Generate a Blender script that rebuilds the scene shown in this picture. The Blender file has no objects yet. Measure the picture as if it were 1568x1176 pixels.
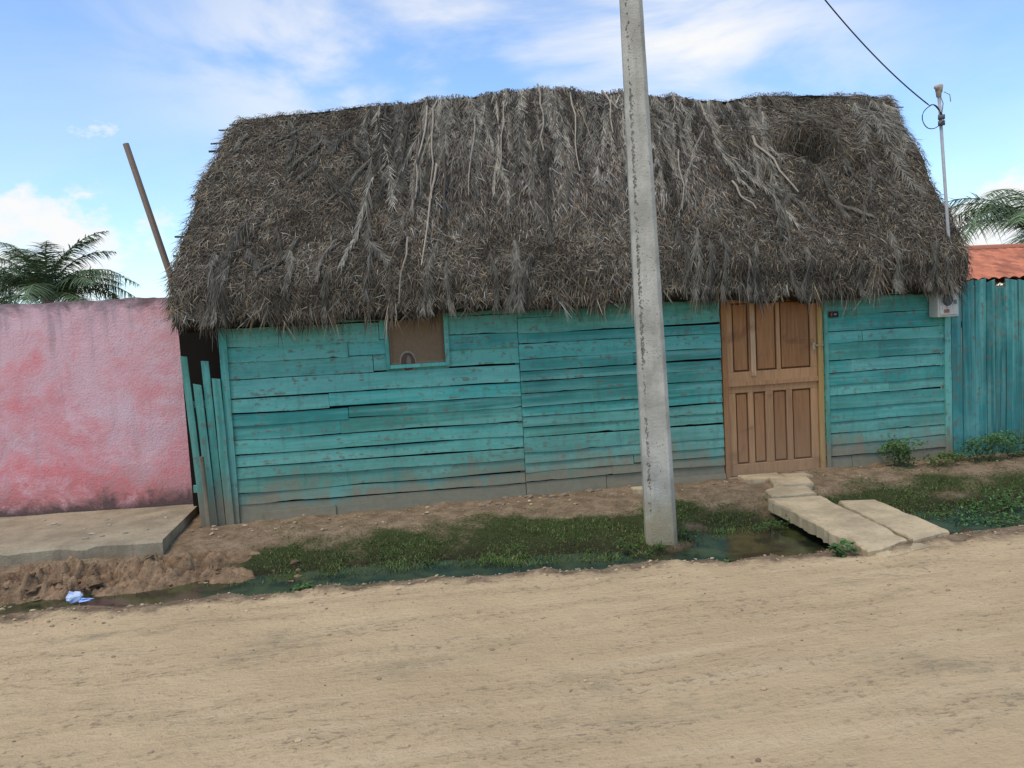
import bpy, math, random
import numpy as np
from mathutils import Vector, Matrix
random.seed(7); rng=np.random.default_rng(11)
scene=bpy.context.scene
scene.view_settings.view_transform='Standard'; scene.view_settings.look='None'; scene.view_settings.exposure=0

# ------------------------------------------------------------ helpers
def hsh(ix,iy,seed):
    v=np.sin(ix*127.1+iy*311.7+seed*74.7)*43758.5453
    return v-np.floor(v)
def vn(x,y,seed=0):
    x=np.asarray(x,float); y=np.asarray(y,float)
    ix=np.floor(x); iy=np.floor(y); fx=x-ix; fy=y-iy
    fx=fx*fx*(3-2*fx); fy=fy*fy*(3-2*fy)
    a=hsh(ix,iy,seed); b=hsh(ix+1,iy,seed); c=hsh(ix,iy+1,seed); d=hsh(ix+1,iy+1,seed)
    return (a*(1-fx)+b*fx)*(1-fy)+(c*(1-fx)+d*fx)*fy
def fbm(x,y,seed=0,o=4):
    s=0;a=.5;t=0
    for i in range(o):
        s=s+a*vn(np.asarray(x)*2**i,np.asarray(y)*2**i,seed+i*3); t+=a; a*=.5
    return s/t*2-1
def worley(x,y,seed=0):
    """distance to the nearest feature point and that cell's random value"""
    ix=np.floor(x);iy=np.floor(y); best=np.full(x.shape,9.0); val=np.zeros(x.shape)
    for dx in (-1,0,1):
        for dy in (-1,0,1):
            cx=ix+dx;cy=iy+dy; px=cx+hsh(cx,cy,seed);py=cy+hsh(cx,cy,seed+7); d=np.hypot(x-px,y-py); r=hsh(cx,cy,seed+13)
            m=d<best; best=np.where(m,d,best); val=np.where(m,r,val)
    return best,val
def sst(a,b,x):
    t=np.clip((x-a)/(b-a),0,1); return t*t*(3-2*t)

def make_mesh(name,v,f,mat,col=None,parent=None,smooth=False,bevel=0,attrs=None):
    me=bpy.data.meshes.new(name)
    v=np.asarray(v,dtype=np.float32)
    if isinstance(f,np.ndarray):
        n=len(f);k=f.shape[1]
        me.vertices.add(len(v)); me.vertices.foreach_set('co',v.ravel())
        me.loops.add(n*k); me.loops.foreach_set('vertex_index',f.ravel().astype(np.int32))
        me.polygons.add(n); me.polygons.foreach_set('loop_start',(np.arange(n)*k).astype(np.int32))
        me.polygons.foreach_set('loop_total',np.full(n,k,dtype=np.int32))
    else:
        me.from_pydata([tuple(map(float,p)) for p in v],[],f)
    me.update(calc_edges=True); me.validate()
    if col is not None:
        a=me.color_attributes.new('Col','FLOAT_COLOR','POINT')
        c=np.ones((len(v),4),dtype=np.float32); c[:,:3]=np.asarray(col)
        a.data.foreach_set('color',c.ravel())
    if attrs:
        for k2,arr in attrs.items():
            a=me.attributes.new(k2,'FLOAT','POINT'); a.data.foreach_set('value',np.asarray(arr,dtype=np.float32).ravel())
    if smooth: me.polygons.foreach_set('use_smooth',np.ones(len(me.polygons),dtype=bool))
    ob=bpy.data.objects.new(name,me); scene.collection.objects.link(ob)
    if mat: me.materials.append(mat)
    if parent: ob.parent=parent
    if bevel:
        m=ob.modifiers.new('bevel','BEVEL'); m.width=bevel; m.segments=2; m.limit_method='ANGLE'
    return ob
def empty(name):
    e=bpy.data.objects.new(name,None); scene.collection.objects.link(e); return e

class MB:
    def __init__(s): s.v=[];s.f=[];s.c=[]
    def add(s,v,f,c=(1,1,1)):
        o=len(s.v); s.v+= [tuple(p) for p in v]; s.f+=[tuple(i+o for i in q) for q in f]; s.c+=[c]*len(v)
    def box(s,x0,x1,y0,y1,z0,z1,c=(1,1,1),rz=0,ry=0,rx=0,jit=0):
        cx,cy,cz=(x0+x1)/2,(y0+y1)/2,(z0+z1)/2
        M=Matrix.Rotation(rz,3,'Z')@Matrix.Rotation(ry,3,'Y')@Matrix.Rotation(rx,3,'X')
        vs=[]
        for X,Y,Z in [(x0,y0,z0),(x1,y0,z0),(x1,y1,z0),(x0,y1,z0),(x0,y0,z1),(x1,y0,z1),(x1,y1,z1),(x0,y1,z1)]:
            p=M@Vector((X-cx,Y-cy,Z-cz))
            vs.append((p.x+cx+random.uniform(-jit,jit),p.y+cy+random.uniform(-jit,jit),p.z+cz+random.uniform(-jit,jit)))
        s.add(vs,[(0,3,2,1),(4,5,6,7),(0,1,5,4),(1,2,6,5),(2,3,7,6),(3,0,4,7)],c)
    def hboard(s,x0,x1,z0,z1,y,th,c,seed,tilt=0.0,lap=.014,wob=.010,chip=0):
        n=max(3,int((x1-x0)/.07)); vs=[]
        for i in range(n+1):
            x=x0+(x1-x0)*i/n
            zb=z0+tilt*(x-x0)+float(fbm(x*1.4,seed*3.1,5))*wob*1.6; zt=z1+tilt*(x-x0)+float(fbm(x*1.4,seed*3.1+9,6))*wob
            if chip: zb+=max(0,float(fbm(x*5,seed*2.2,12))-.35)*chip
            yo=float(fbm(x*1.1,seed*1.3,8))*.012
            vs+=[(x,y-lap+yo,zb),(x,y+yo,zt),(x,y+th+yo,zt),(x,y-lap+th+yo,zb)]
        fs=[(3,2,1,0)]
        for i in range(n):
            a=i*4;b=a+4
            for k in range(4):
                k2=(k+1)%4; fs.append((a+k,a+k2,b+k2,b+k))
        b=n*4; fs.append((b,b+1,b+2,b+3)); s.add(vs,fs,c)
    def vboard(s,x,w,z0,z1,y,th,c,seed,lean=0,rz=0,slant=0):
        n=8; vs=[]
        for i in range(n+1):
            t=i/n; z=z0+(z1-z0)*t
            o=lean*(z-z0)+float(fbm(t*2,seed*2.3,3))*.008
            ww=w/2+float(fbm(t*3,seed*1.7,4))*.004
            yo=float(fbm(t*1.5,seed,7))*.012
            for sx,sy in [(-1,0),(1,0),(1,1),(-1,1)]:
                zz=z+(slant*sx if i==n else 0)
                vs.append((x+o+sx*ww,y+yo+sy*th+rz*sx*ww,zz))
        fs=[(0,3,2,1)]
        for i in range(n):
            a=i*4;b=a+4
            for k in range(4):
                k2=(k+1)%4; fs.append((a+k,a+k2,b+k2,b+k))
        b=n*4; fs.append((b,b+1,b+2,b+3)); s.add(vs,fs,c)
    def tube(s,pts,rad,n=8,c=(1,1,1)):
        pts=[Vector(p) for p in pts]; 
        if not hasattr(rad,'__len__'): rad=[rad]*len(pts)
        vs=[];fs=[]
        for i,p in enumerate(pts):
            t=(pts[min(i+1,len(pts)-1)]-pts[max(i-1,0)]).normalized()
            a=Vector((0,0,1)) if abs(t.z)<.9 else Vector((1,0,0))
            u=t.cross(a).normalized(); w=t.cross(u).normalized()
            for k in range(n):
                q=p+(u*math.cos(2*math.pi*k/n)+w*math.sin(2*math.pi*k/n))*rad[i]; vs.append(tuple(q))
        for i in range(len(pts)-1):
            for k in range(n):
                fs.append((i*n+k,i*n+(k+1)%n,(i+1)*n+(k+1)%n,(i+1)*n+k))
        fs.append(tuple(range(n-1,-1,-1))); fs.append(tuple(range((len(pts)-1)*n,len(pts)*n)))
        s.add(vs,fs,c)
    def blob(s,cx,cy,cz,rx,ry,rz,c,seed,rough=.3,nu=9,nv=6):
        vs=[(cx,cy,cz-rz)];fs=[]
        for j in range(1,nv):
            ph=math.pi*j/nv
            for i in range(nu):
                th=2*math.pi*i/nu
                r=1+rough*random.uniform(-1,1)
                vs.append((cx+rx*r*math.sin(ph)*math.cos(th),cy+ry*r*math.sin(ph)*math.sin(th),cz-rz*r*math.cos(ph)))
        vs.append((cx,cy,cz+rz)); top=len(vs)-1
        for i in range(nu):
            fs.append((0,1+(i+1)%nu,1+i)); fs.append((top,1+(nv-2)*nu+i,1+(nv-2)*nu+(i+1)%nu))
        for j in range(nv-2):
            for i in range(nu):
                a=1+j*nu+i;b=1+j*nu+(i+1)%nu; fs.append((a,b,b+nu,a+nu))
        s.add(vs,fs,c)
    def build(s,name,mat,parent=None,bevel=0,smooth=False):
        return make_mesh(name,s.v,s.f,mat,col=s.c,parent=parent,bevel=bevel,smooth=smooth)

def strands(P,D,N,L,W,droop,C,segs=2,tip=.15):
    """leaf blades: root P, direction D, surface normal N"""
    P=np.asarray(P,float);D=np.asarray(D,float);N=np.asarray(N,float);n=len(P)
    D=D/np.linalg.norm(D,axis=1,keepdims=True)
    S=np.cross(D,N); S/= (np.linalg.norm(S,axis=1,keepdims=True)+1e-9)
    L=np.broadcast_to(L,(n,)).astype(float);W=np.broadcast_to(W,(n,)).astype(float);droop=np.broadcast_to(droop,(n,)).astype(float)
    V=np.zeros((n,segs+1,2,3))
    for k in range(segs+1):
        t=k/segs
        c=P+D*(L*t)[:,None]; c[:,2]-=droop*t*t
        w=(W*(1-(1-tip)*t**1.5))[:,None]*.5
        V[:,k,0]=c-S*w; V[:,k,1]=c+S*w
    base=(np.arange(n)*(segs+1)*2)[:,None]
    F=[]
    for k in range(segs):
        o=k*2; F.append(np.concatenate([base+o,base+o+1,base+o+3,base+o+2],axis=1))
    F=np.stack(F,axis=1).reshape(-1,4)
    col=np.repeat(np.asarray(C,float),(segs+1)*2,axis=0)
    return V.reshape(-1,3),F,col
def merge(parts):
    v=[];f=[];c=[];o=0
    for a,b,d in parts:
        v.append(a);f.append(b+o);c.append(d);o+=len(a)
    return np.concatenate(v),np.concatenate(f),np.concatenate(c)

# ------------------------------------------------------------ materials
class NT:
    def __init__(s,name,rough=.9,spec=.2):
        s.m=bpy.data.materials.new(name); s.m.use_nodes=True; s.t=s.m.node_tree; s.n=s.t.nodes; s.l=s.t.links
        s.b=s.n['Principled BSDF']; s.b.inputs['Roughness'].default_value=rough
        s.b.inputs['Specular IOR Level'].default_value=spec
        s.tc=s.n.new('ShaderNodeTexCoord')
    def map(s,scale=(1,1,1),rot=(0,0,0)):
        m=s.n.new('ShaderNodeMapping'); m.inputs['Scale'].default_value=scale; m.inputs['Rotation'].default_value=rot
        s.l.new(s.tc.outputs['Object'],m.inputs['Vector']); return m.outputs[0]
    def noise(s,scale,vec=None,detail=5,rough=.6,dist=0):
        n=s.n.new('ShaderNodeTexNoise'); n.inputs['Scale'].default_value=scale; n.inputs['Detail'].default_value=detail
        n.inputs['Roughness'].default_value=rough; n.inputs['Distortion'].default_value=dist
        s.l.new(vec if vec is not None else s.tc.outputs['Object'],n.inputs['Vector']); return n.outputs['Fac']
    def rng(s,v,a,b,c=0,d=1):
        n=s.n.new('ShaderNodeMapRange'); n.inputs[1].default_value=a;n.inputs[2].default_value=b;n.inputs[3].default_value=c;n.inputs[4].default_value=d
        s.l.new(v,n.inputs[0]); return n.outputs[0]
    def mth(s,op,a,b=None):
        n=s.n.new('ShaderNodeMath'); n.operation=op
        for i,x in enumerate([a,b]):
            if x is None: continue
            if isinstance(x,(int,float)): n.inputs[i].default_value=x
            else: s.l.new(x,n.inputs[i])
        return n.outputs[0]
    def mix(s,f,a,b,mode='MIX'):
        n=s.n.new('ShaderNodeMix'); n.data_type='RGBA'; n.blend_type=mode
        for k,x in ((0,f),(6,a),(7,b)):
            if isinstance(x,(int,float)): n.inputs[k].default_value=x
            elif isinstance(x,tuple): n.inputs[k].default_value=(*x,1)
            else: s.l.new(x,n.inputs[k])
        return n.outputs[2]
    def attr(s,name,fac=False):
        n=s.n.new('ShaderNodeAttribute'); n.attribute_name=name; return n.outputs['Fac' if fac else 'Color']
    def mulv(s,col,v):
        c=s.n.new('ShaderNodeCombineColor')
        for i in range(3): s.l.new(v,c.inputs[i])
        return s.mix(1.0,col,c.outputs[0],'MULTIPLY')
    def sep(s):
        n=s.n.new('ShaderNodeSeparateXYZ'); s.l.new(s.tc.outputs['Object'],n.inputs[0]); return n.outputs
    def color(s,c):
        if isinstance(c,tuple): s.b.inputs['Base Color'].default_value=(*c,1)
        else: s.l.new(c,s.b.inputs['Base Color'])
    def bump(s,h,strength=.5,dist=.01):
        n=s.n.new('ShaderNodeBump'); n.inputs['Strength'].default_value=strength; n.inputs['Distance'].default_value=dist
        s.l.new(h,n.inputs['Height']); s.l.new(n.outputs[0],s.b.inputs['Normal'])

def m_paintwood(name,vertical=False,dirt=True):
    t=NT(name,.85,.15)
    g=t.map((22,22,1.2) if vertical else (1.2,22,22))
    g2=t.map((14,14,.5) if vertical else (.5,14,14))
    grain=t.noise(1.6,g,6,.65); blot=t.noise(1.5,detail=7,rough=.65); fine=t.noise(14,detail=4)
    drip=t.noise(1.5,t.map((7,7,.9)),5,.6); streak=t.noise(1.0,g2,5,.6)
    c=t.attr('Col')
    c=t.mulv(c,t.rng(grain,.25,.75,.74,1.22))
    c=t.mulv(c,t.rng(blot,.3,.7,.80,1.15))
    c=t.mix(t.rng(streak,.48,.64,0,.50),c,(.20,.45,.37))          # bleached paint along the grain
    c=t.mix(t.rng(blot,.50,.70,0,.45),c,(.17,.38,.31))
    c=t.mix(t.rng(drip,.56,.74,0,.50),c,(.08,.15,.11))          # grime runs
    c=t.mix(t.rng(t.mth('MULTIPLY',grain,fine),.285,.36,0,.8),c,(.15,.14,.10)) # bare wood
    if dirt:
        z=t.sep()[2]; zz=t.mth('ADD',z,t.mth('ADD',t.rng(blot,.2,.8,-.25,.25),t.rng(drip,.2,.8,-.2,.2)))
        c=t.mix(t.rng(zz,.95,.25,0,.35),c,(.18,.21,.14))
        c=t.mix(t.rng(zz,.44,.14,0,.85),c,t.mix(fine,(.18,.14,.09),(.31,.25,.16)))
    t.color(c); t.bump(t.mth('ADD',grain,fine),.5,.006); return t.m
def m_attr(name,rough=.9,nscale=30,amt=.25,bump=.4,spec=.15,bd=.004):
    t=NT(name,rough,spec); n=t.noise(nscale,detail=4)
    t.color(t.mulv(t.attr('Col'),t.rng(n,.25,.75,1-amt,1+amt)))
    if bump: t.bump(n,bump,bd)
    return t.m
M_teal=m_paintwood('teal_painted_boards'); M_tealv=m_paintwood('teal_painted_upright_boards',True)
M_thatch=m_attr('dry_palm_thatch',.95,9,.25,0,.08)
M_leaf=m_attr('leaf',.65,20,.2,0,.2); M_plain=m_attr('generic_worn',.7,40,.15,.2,.3)

def m_wood():
    t=NT('door_wood',.75,.2)
    g=t.map((24,24,1.5)); grain=t.noise(1.8,g,6,.65); blot=t.noise(2.3,detail=5,dist=.6)
    c=t.mulv(t.attr('Col'),t.rng(grain,.25,.75,.7,1.25))
    c=t.mix(t.rng(blot,.57,.68,0,.5),c,(.14,.048,.020))
    z=t.sep()[2]; c=t.mix(t.rng(z,1.10,.0,0,.42),c,(.36,.25,.15))
    t.color(c); t.bump(grain,.4,.004); return t.m
M_door=m_wood()
def m_conc(name,base=(.42,.39,.32),dark=(.22,.20,.15)):
    t=NT(name,.9,.15); a=t.noise(3,detail=8,rough=.65); f=t.noise(60,detail=3); st=t.noise(2.5,t.map((9,9,.5)),5)
    c=t.mix(t.rng(a,.38,.62),base,tuple(x*.66 for x in base)); c=t.mix(t.rng(st,.52,.72,0,.5),c,dark)
    c=t.mix(t.rng(f,.60,.7,0,.5),c,dark)
    t.color(c); t.bump(t.mth('ADD',a,f),.6,.01); return t,c
tc_,c_=m_conc('weathered_concrete',(.54,.42,.25),(.27,.20,.11)); M_conc=tc_.m
tt_,c_=m_conc('dirty_terrace_concrete',(.38,.31,.20),(.20,.155,.10)); M_terr=tt_.m
tp,cp=m_conc('pole_concrete',(.50,.47,.38),(.30,.28,.21))
zz=tp.sep()[2]; nn=tp.noise(7,detail=4)
cp=tp.mix(tp.rng(tp.mth('ADD',zz,tp.rng(nn,.3,.7,-.15,.15)),.45,.05,0,.7),cp,(.30,.23,.11)); 
tp.color(cp); M_pole=tp.m

# pink wall
t=NT('pink_lime_paint',.92,.1)
a=t.noise(.9,detail=8,rough=.66,dist=.8); b=t.noise(3.2,detail=8,rough=.72,dist=.5); st=t.noise(1.6,t.map((5,5,.45)),6,.62); f=t.noise(45,detail=3); hb_=t.noise(1.2,t.map((.6,.6,2.2)),7,.65)
z=t.sep()[2]
red=t.mth('ADD',t.mth('ADD',t.rng(a,.36,.64,-.45,.60),t.rng(z,2.2,.2,-.25,.32)),t.rng(b,.36,.64,-.4,.4))
c=t.mix(t.rng(red,-.25,.75,0,1),(.68,.42,.42),(.70,.225,.22))
c=t.mix(t.rng(hb_,.51,.61,0,.40),c,(.74,.55,.55))
c=t.mix(t.rng(b,.54,.64,0,.5),c,(.74,.54,.54))
c=t.mix(t.rng(st,.54,.68,0,.40),c,(.52,.32,.31))
c=t.mix(t.rng(f,.60,.70,0,.35),c,(.35,.2,.2))
top=t.mth('ADD',z,t.rng(b,.3,.7,-.14,.14)); c=t.mix(t.rng(top,2.34,2.47,0,.8),c,(.10,.08,.075))
top2=t.mth('ADD',z,t.rng(st,.35,.65,-.35,.35)); c=t.mix(t.rng(top2,2.10,2.60,0,.5),c,(.30,.24,.24))
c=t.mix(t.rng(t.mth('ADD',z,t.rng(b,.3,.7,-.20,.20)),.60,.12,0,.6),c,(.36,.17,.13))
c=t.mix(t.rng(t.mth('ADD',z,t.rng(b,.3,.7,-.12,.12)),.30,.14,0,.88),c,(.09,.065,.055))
t.color(c); t.bump(t.mth('ADD',t.mth('MULTIPLY',b,1.5),f),.6,.012); M_pink=t.m

# ground
t=NT('bare_earth',.95,.08)
road=t.attr('road',True); gr=t.attr('grass',True); wet=t.attr('wet',True)
n1=t.noise(.6,detail=8,rough=.6); n2=t.noise(5,detail=6,rough=.65); n3=t.noise(38,detail=5,rough=.7)
tr=t.noise(1.6,t.map((.45,3.0,1),(0,0,.20)),8,.65)
tr2=t.noise(1.3,t.map((.35,4.5,1),(0,0,-.10)),7,.62)
roadc=t.mix(t.rng(n1,.40,.62),(.68,.495,.275),(.60,.43,.235)); roadc=t.mix(t.rng(tr,.48,.62,0,.5),roadc,(.51,.365,.20))
roadc=t.mix(t.rng(tr2,.52,.64,0,.5),roadc,(.72,.54,.315))
cr=t.noise(15,t.map((1,1.9,1)),7,.75)
crk=t.mth('MULTIPLY',t.rng(cr,.53,.60),t.rng(tr,.44,.58,.08,1)); roadc=t.mix(t.mth('MULTIPLY',crk,.8),roadc,(.30,.22,.135))
roadc=t.mix(t.rng(n3,.57,.67,0,.40),roadc,(.36,.27,.16))
pat=t.noise(.8,t.map((.6,1.3,1)),9,.78); 
roadc=t.mix(t.rng(pat,.56,.65,0,.6),roadc,(.28,.235,.145))
soil=t.mix(t.rng(n2,.38,.62),(.21,.145,.085),(.36,.255,.155)); soil=t.mix(t.rng(n3,.5,.66,0,.6),soil,(.12,.085,.05))
gm=t.mth('ADD',gr,t.rng(n3,.3,.7,-.2,.2)); c=t.mix(t.rng(gm,.2,.6,0,.92),soil,t.mix(n3,(.020,.034,.009),(.065,.088,.024)))
rm=t.mth('ADD',road,t.rng(n2,.3,.7,-.3,.3)); c=t.mix(t.rng(rm,.3,.75),c,roadc)
c=t.mix(t.rng(wet,0,1,0,.88),c,(.035,.030,.017))
t.color(c)
hb=t.mth('ADD',t.mth('ADD',t.mth('MULTIPLY',n3,.7),t.mth('MULTIPLY',n2,1.6)),t.mth('ADD',t.mth('MULTIPLY',cr,1.3),t.mth('MULTIPLY',tr,2.2)))
t.bump(hb,.75,.035); M_ground=t.m
t=NT('heaped_earth',.95,.08); n2=t.noise(7,detail=7,rough=.7); n3=t.noise(45,detail=4,rough=.7)
c=t.mix(t.rng(n2,.38,.62),(.35,.225,.125),(.20,.13,.075)); c=t.mulv(c,t.attr('Col',True)); c=t.mix(t.rng(n3,.52,.66,0,.5),c,(.11,.075,.045)); t.color(c); t.bump(t.mth('ADD',n2,n3),.9,.025); M_heap=t.m
t=NT('ditch_water',.16,.45); n=t.noise(11,detail=4); t.color(t.mix(t.rng(t.noise(4,detail=6),.42,.62),(.016,.020,.011),(.055,.06,.022))); t.bump(n,.2,.015); M_water=t.m
M_dark=NT('dark_backing',1,0); M_dark.color((.02,.017,.014)); M_dark=M_dark.m  # near-black colour stands in for shade behind board gaps and pickets

# ------------------------------------------------------------ ground
def edge(x): return np.interp(x,[-8,-1.2,1.85,3.7,5.5,7,14],[-2.5,-2.55,-2.70,-2.86,-3.10,-3.1,-3.2])
def wcen(x): return np.interp(x,[-8,-.5,1.85,3.7,4.9,7.4,14],[-1.80,-1.88,-2.10,-2.42,-2.16,-2.15,-2.15])
def whw(x): return np.interp(x,[-8,-.5,1.0,1.85,3.7,4.2,4.9,6,7.4,14],[.10,.11,.17,.22,.21,.28,.36,.28,.22,.2])
WZ=-.150
def height(x,y):
    e=edge(x)+.16*fbm(x*1.3,y*0+3,21); w=wcen(x)+.07*fbm(x*2.5,y*0,22); h=whw(x)*(1+.6*fbm(x*3,y*0,23))
    far=-.165+.165*sst(0,1,(y-(w+h))/(-.45-(w+h)))
    near=-.165+.165*sst(0,1,((w-h)-y)/((w-h)-e))
    z=np.where(y>w,far,near)
    inw=np.clip(1-np.abs(y-w)/h,0,1); z=z-.07*inw
    loc=(np.abs(x)<40)&(y<1.5)&(y>-12)
    rd=sst(.1,-.3,y-e)
    amp=.030*(1-rd)+.010*rd
    z=z+np.where(loc,amp*fbm(x*3.5,y*3.5,31,4)+.014*(1-rd)*fbm(x*14,y*14,33,3)+rd*.024*fbm(x*.7,y*2.2,35,3)+rd*.009*fbm(x*7,y*10,36,3),0)
    z=z+.035*np.exp(-((y-e+.05)/.16)**2)*(fbm(x*5,y*5,41)*.9+.3)
    z=z+.09*np.exp(-(((x-4.10)/.3)**2+((y+1.93)/.25)**2))
    return z,rd
def grassmask(x,y):
    w=wcen(x)+whw(x)
    lo=sst(-.16,.03,y-w); hi=sst(-.55,-1.25,y+.40*fbm(x*1.1,y*1.1,51))
    m=lo*hi
    m=m*np.interp(x,[-9,0.1,.7,5.2,6.4,6.8,14],[.10,.12,1,1,.6,.8,.85])
    m=m*np.clip(.95+1.2*fbm(x*2.2,y*2.2,52),.0,1.35)
    edge_t=.5*np.exp(-((y-edge(x)-.12)/.12)**2)*np.clip(fbm(x*2,y*2,55)*1.8,0,1)
    sp=.26*sst(-.05,-.3,y)*sst(-1.2,-.6,y)*np.clip(.2+1.5*fbm(x*3,y*3,57),0,1)*sst(.2,.6,x)
    right=.6*sst(-.1,-.25,y)*sst(-.9,-.4,y)*sst(6.9,7.3,x)*np.clip(.0+1.6*fbm(x*2.5,y*2.5,58),0,1)
    return np.clip(m+edge_t+sp+right,0,1)*(y<.0)
xs=np.concatenate([-7-np.geomspace(400,.1,26),np.arange(-7,14,.045),14+np.geomspace(.1,400,26)])
ys=np.concatenate([-9-np.geomspace(400,.1,22),np.arange(-9,-3.4,.05),np.arange(-3.4,.3,.03),.3+np.geomspace(.05,500,30)])
X,Y=np.meshgrid(xs,ys); Z,RD=height(X,Y); nx=len(xs);ny=len(ys)
G=grassmask(X,Y); WET=np.exp(-np.clip((Z-WZ),0,1)/.045)*((Y>-3.3)&(Y<-1))
idx=np.arange(nx*ny).reshape(ny,nx)
F=np.stack([idx[:-1,:-1],idx[:-1,1:],idx[1:,1:],idx[1:,:-1]],-1).reshape(-1,4)
V=np.stack([X,Y,Z],-1).reshape(-1,3)
at=dict(road=RD,grass=G,wet=WET)
make_mesh('ground',V,F,M_ground,smooth=True,attrs=at)
yc=Y[:-1,:-1]; xc=X[:-1,:-1]; keep=((yc<edge(xc)-.12+.22*fbm(xc*2.2,yc*2.2,61))&(yc>-16)).ravel()
Fr=F[keep]; used=np.unique(Fr); remap=np.full(nx*ny,-1); remap[used]=np.arange(len(used))
Vr=V[used].copy(); Vr[:,2]+=.005
make_mesh('dirt_road',Vr,remap[Fr],M_ground,smooth=True,attrs={k:v.ravel()[used] for k,v in at.items()})
xw=np.arange(-7,14,.1); vw=[];fw=[]
for i,x in enumerate(xw):
    w=float(wcen(x)); h=float(whw(x))+.24; vw+=[(x,w-h,WZ),(x,w+h,WZ)]
    if i: a=i*2; fw.append((a-2,a,a+1,a-1))
make_mesh('ditch_water',vw,fw,M_water)

def hz(x,y):
    return height(np.asarray(x,float),np.asarray(y,float))[0]
# heaped earth with clods
def heap(x,y):
    yc=-1.36+.06*fbm(x*2,0*y,46)
    hm=np.exp(-((y-yc)/.30)**4)*sst(.62,-.05,x+.35*fbm(x*0,y*3,48))
    wx=x+.03*fbm(x*9,y*9,61,2);wy=y+.03*fbm(x*9,y*9,62,2)
    d1,v1=worley(wx*6.5,wy*7.5,3); d2,v2=worley(wx*13,wy*15,4); d3,v3=worley(wx*34,wy*36,5)
    cl=.13*np.clip(1-d1*1.25,0,1)**.55*(v1>.42)*v1+.075*np.clip(1-d2*1.3,0,1)**.55*(v2>.35)+.022*np.clip(1-d3*1.3,0,1)*(v3>.3)
    h=hm*(.03+.10*fbm(x*2.6,y*4,44,3)+cl)+.014*fbm(x*25,y*25,49,3)*hm
    return h-.012*(1-hm)-.03*(hm<.05), v1*.5+v2*.5
hx_=np.arange(-4.2,.85,.011); hy_=np.arange(-1.95,-.84,.011); HX,HY=np.meshgrid(hx_,hy_); hh,vv_=heap(HX,HY)
ih=np.arange(HX.size).reshape(HX.shape); Fh=np.stack([ih[:-1,:-1],ih[:-1,1:],ih[1:,1:],ih[1:,:-1]],-1).reshape(-1,4)
q=.65+.7*vv_
make_mesh('dirt_mound',np.stack([HX,HY,hz(HX,HY)+hh],-1).reshape(-1,3),Fh,M_heap,col=np.stack([q,q,q],-1).reshape(-1,3),smooth=False)
mb=MB()
for i in range(170):
    x=random.uniform(-3.8,.9); y=random.gauss(-1.5,.2)
    if x>.3 and random.random()<.5: continue
    r=random.choice([.010,.014,.02,.028,.038])*random.uniform(.7,1.3); q=random.uniform(.6,1.15)
    h0=float(heap(np.array([x]),np.array([y]))[0][0]) if -1.94<y<-.85 else 0
    mb.blob(x,y,float(hz(x,y))+max(h0,0)+r*.1,r*random.uniform(.9,1.6),r,r*.7,(q,q,q),i,.28,8,6)
mb.build('dirt_clods',M_heap)
# grass
n=300000; gx=rng.uniform(-3.5,11,n); gy=rng.uniform(-3.3,-.05,n); k=rng.random(n)<grassmask(gx,gy)**1.2*.68
gx=gx[k];gy=gy[k];n=len(gx);gz=hz(gx,gy)-.004
ang=rng.uniform(0,2*np.pi,n); D=np.stack([np.cos(ang)*.7,np.sin(ang)*.7,rng.uniform(.5,1.3,n)],1)
tl=fbm(gx*4,gy*4,71); L=rng.uniform(.018,.05,n)*(1.0+.9*np.clip(tl,-.5,1))*(1+1.1*np.exp(-((gy-(wcen(gx)+whw(gx)+.05))/.16)**2))
br=rng.uniform(.6,1.35,n)*(1+.5*fbm(gx*2.5,gy*2.5,72)); C=np.stack([.062*br+rng.uniform(0,.025,n),.122*br,.024*br],1)
dry=rng.random(n)<.10; C[dry]=np.array([.22,.18,.08])*br[dry][:,None]
Nn=np.cross(D,np.stack([-np.sin(ang),np.cos(ang),np.zeros(n)],1))
v,f,c=strands(np.stack([gx,gy,gz],1),D,Nn,L,rng.uniform(.004,.008,n),L*.35,C)
make_mesh('grass',v,f,M_leaf,col=c)

mb=MB()
for i in range(3400):
    x=random.uniform(-4,9); 
    if random.random()<.5: y=float(edge(x))+random.gauss(-.05,.18)
    else: y=random.uniform(-7.5,-2.9)
    if random.random()<.15: y=random.uniform(-.7,-.02)
    if random.random()<.08 : x=random.uniform(-3.5,.3); y=random.gauss(-1.75,.12)
    r=random.choice([.002,.003,.003,.004,.004,.006,.006,.011])*random.uniform(.8,1.3); q=random.uniform(.4,1.15)
    if y>-2.4: r*=1.5
    mb.blob(x,y,float(hz(x,y))+.006+r*.2,r*random.uniform(1,1.5),r,r*.6,(.50*q,.37*q,.22*q),i,.25,6,4)
for i in range(14):
    x=random.uniform(2.6,4.4); y=random.uniform(-.35,-.05); r=random.uniform(.02,.045)
    mb.blob(x,y,float(hz(x,y))+r*.2,r*1.4,r,r*.7,(.24,.17,.11),i,.2,8,6)
mb.build('gravel',M_plain)

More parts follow.
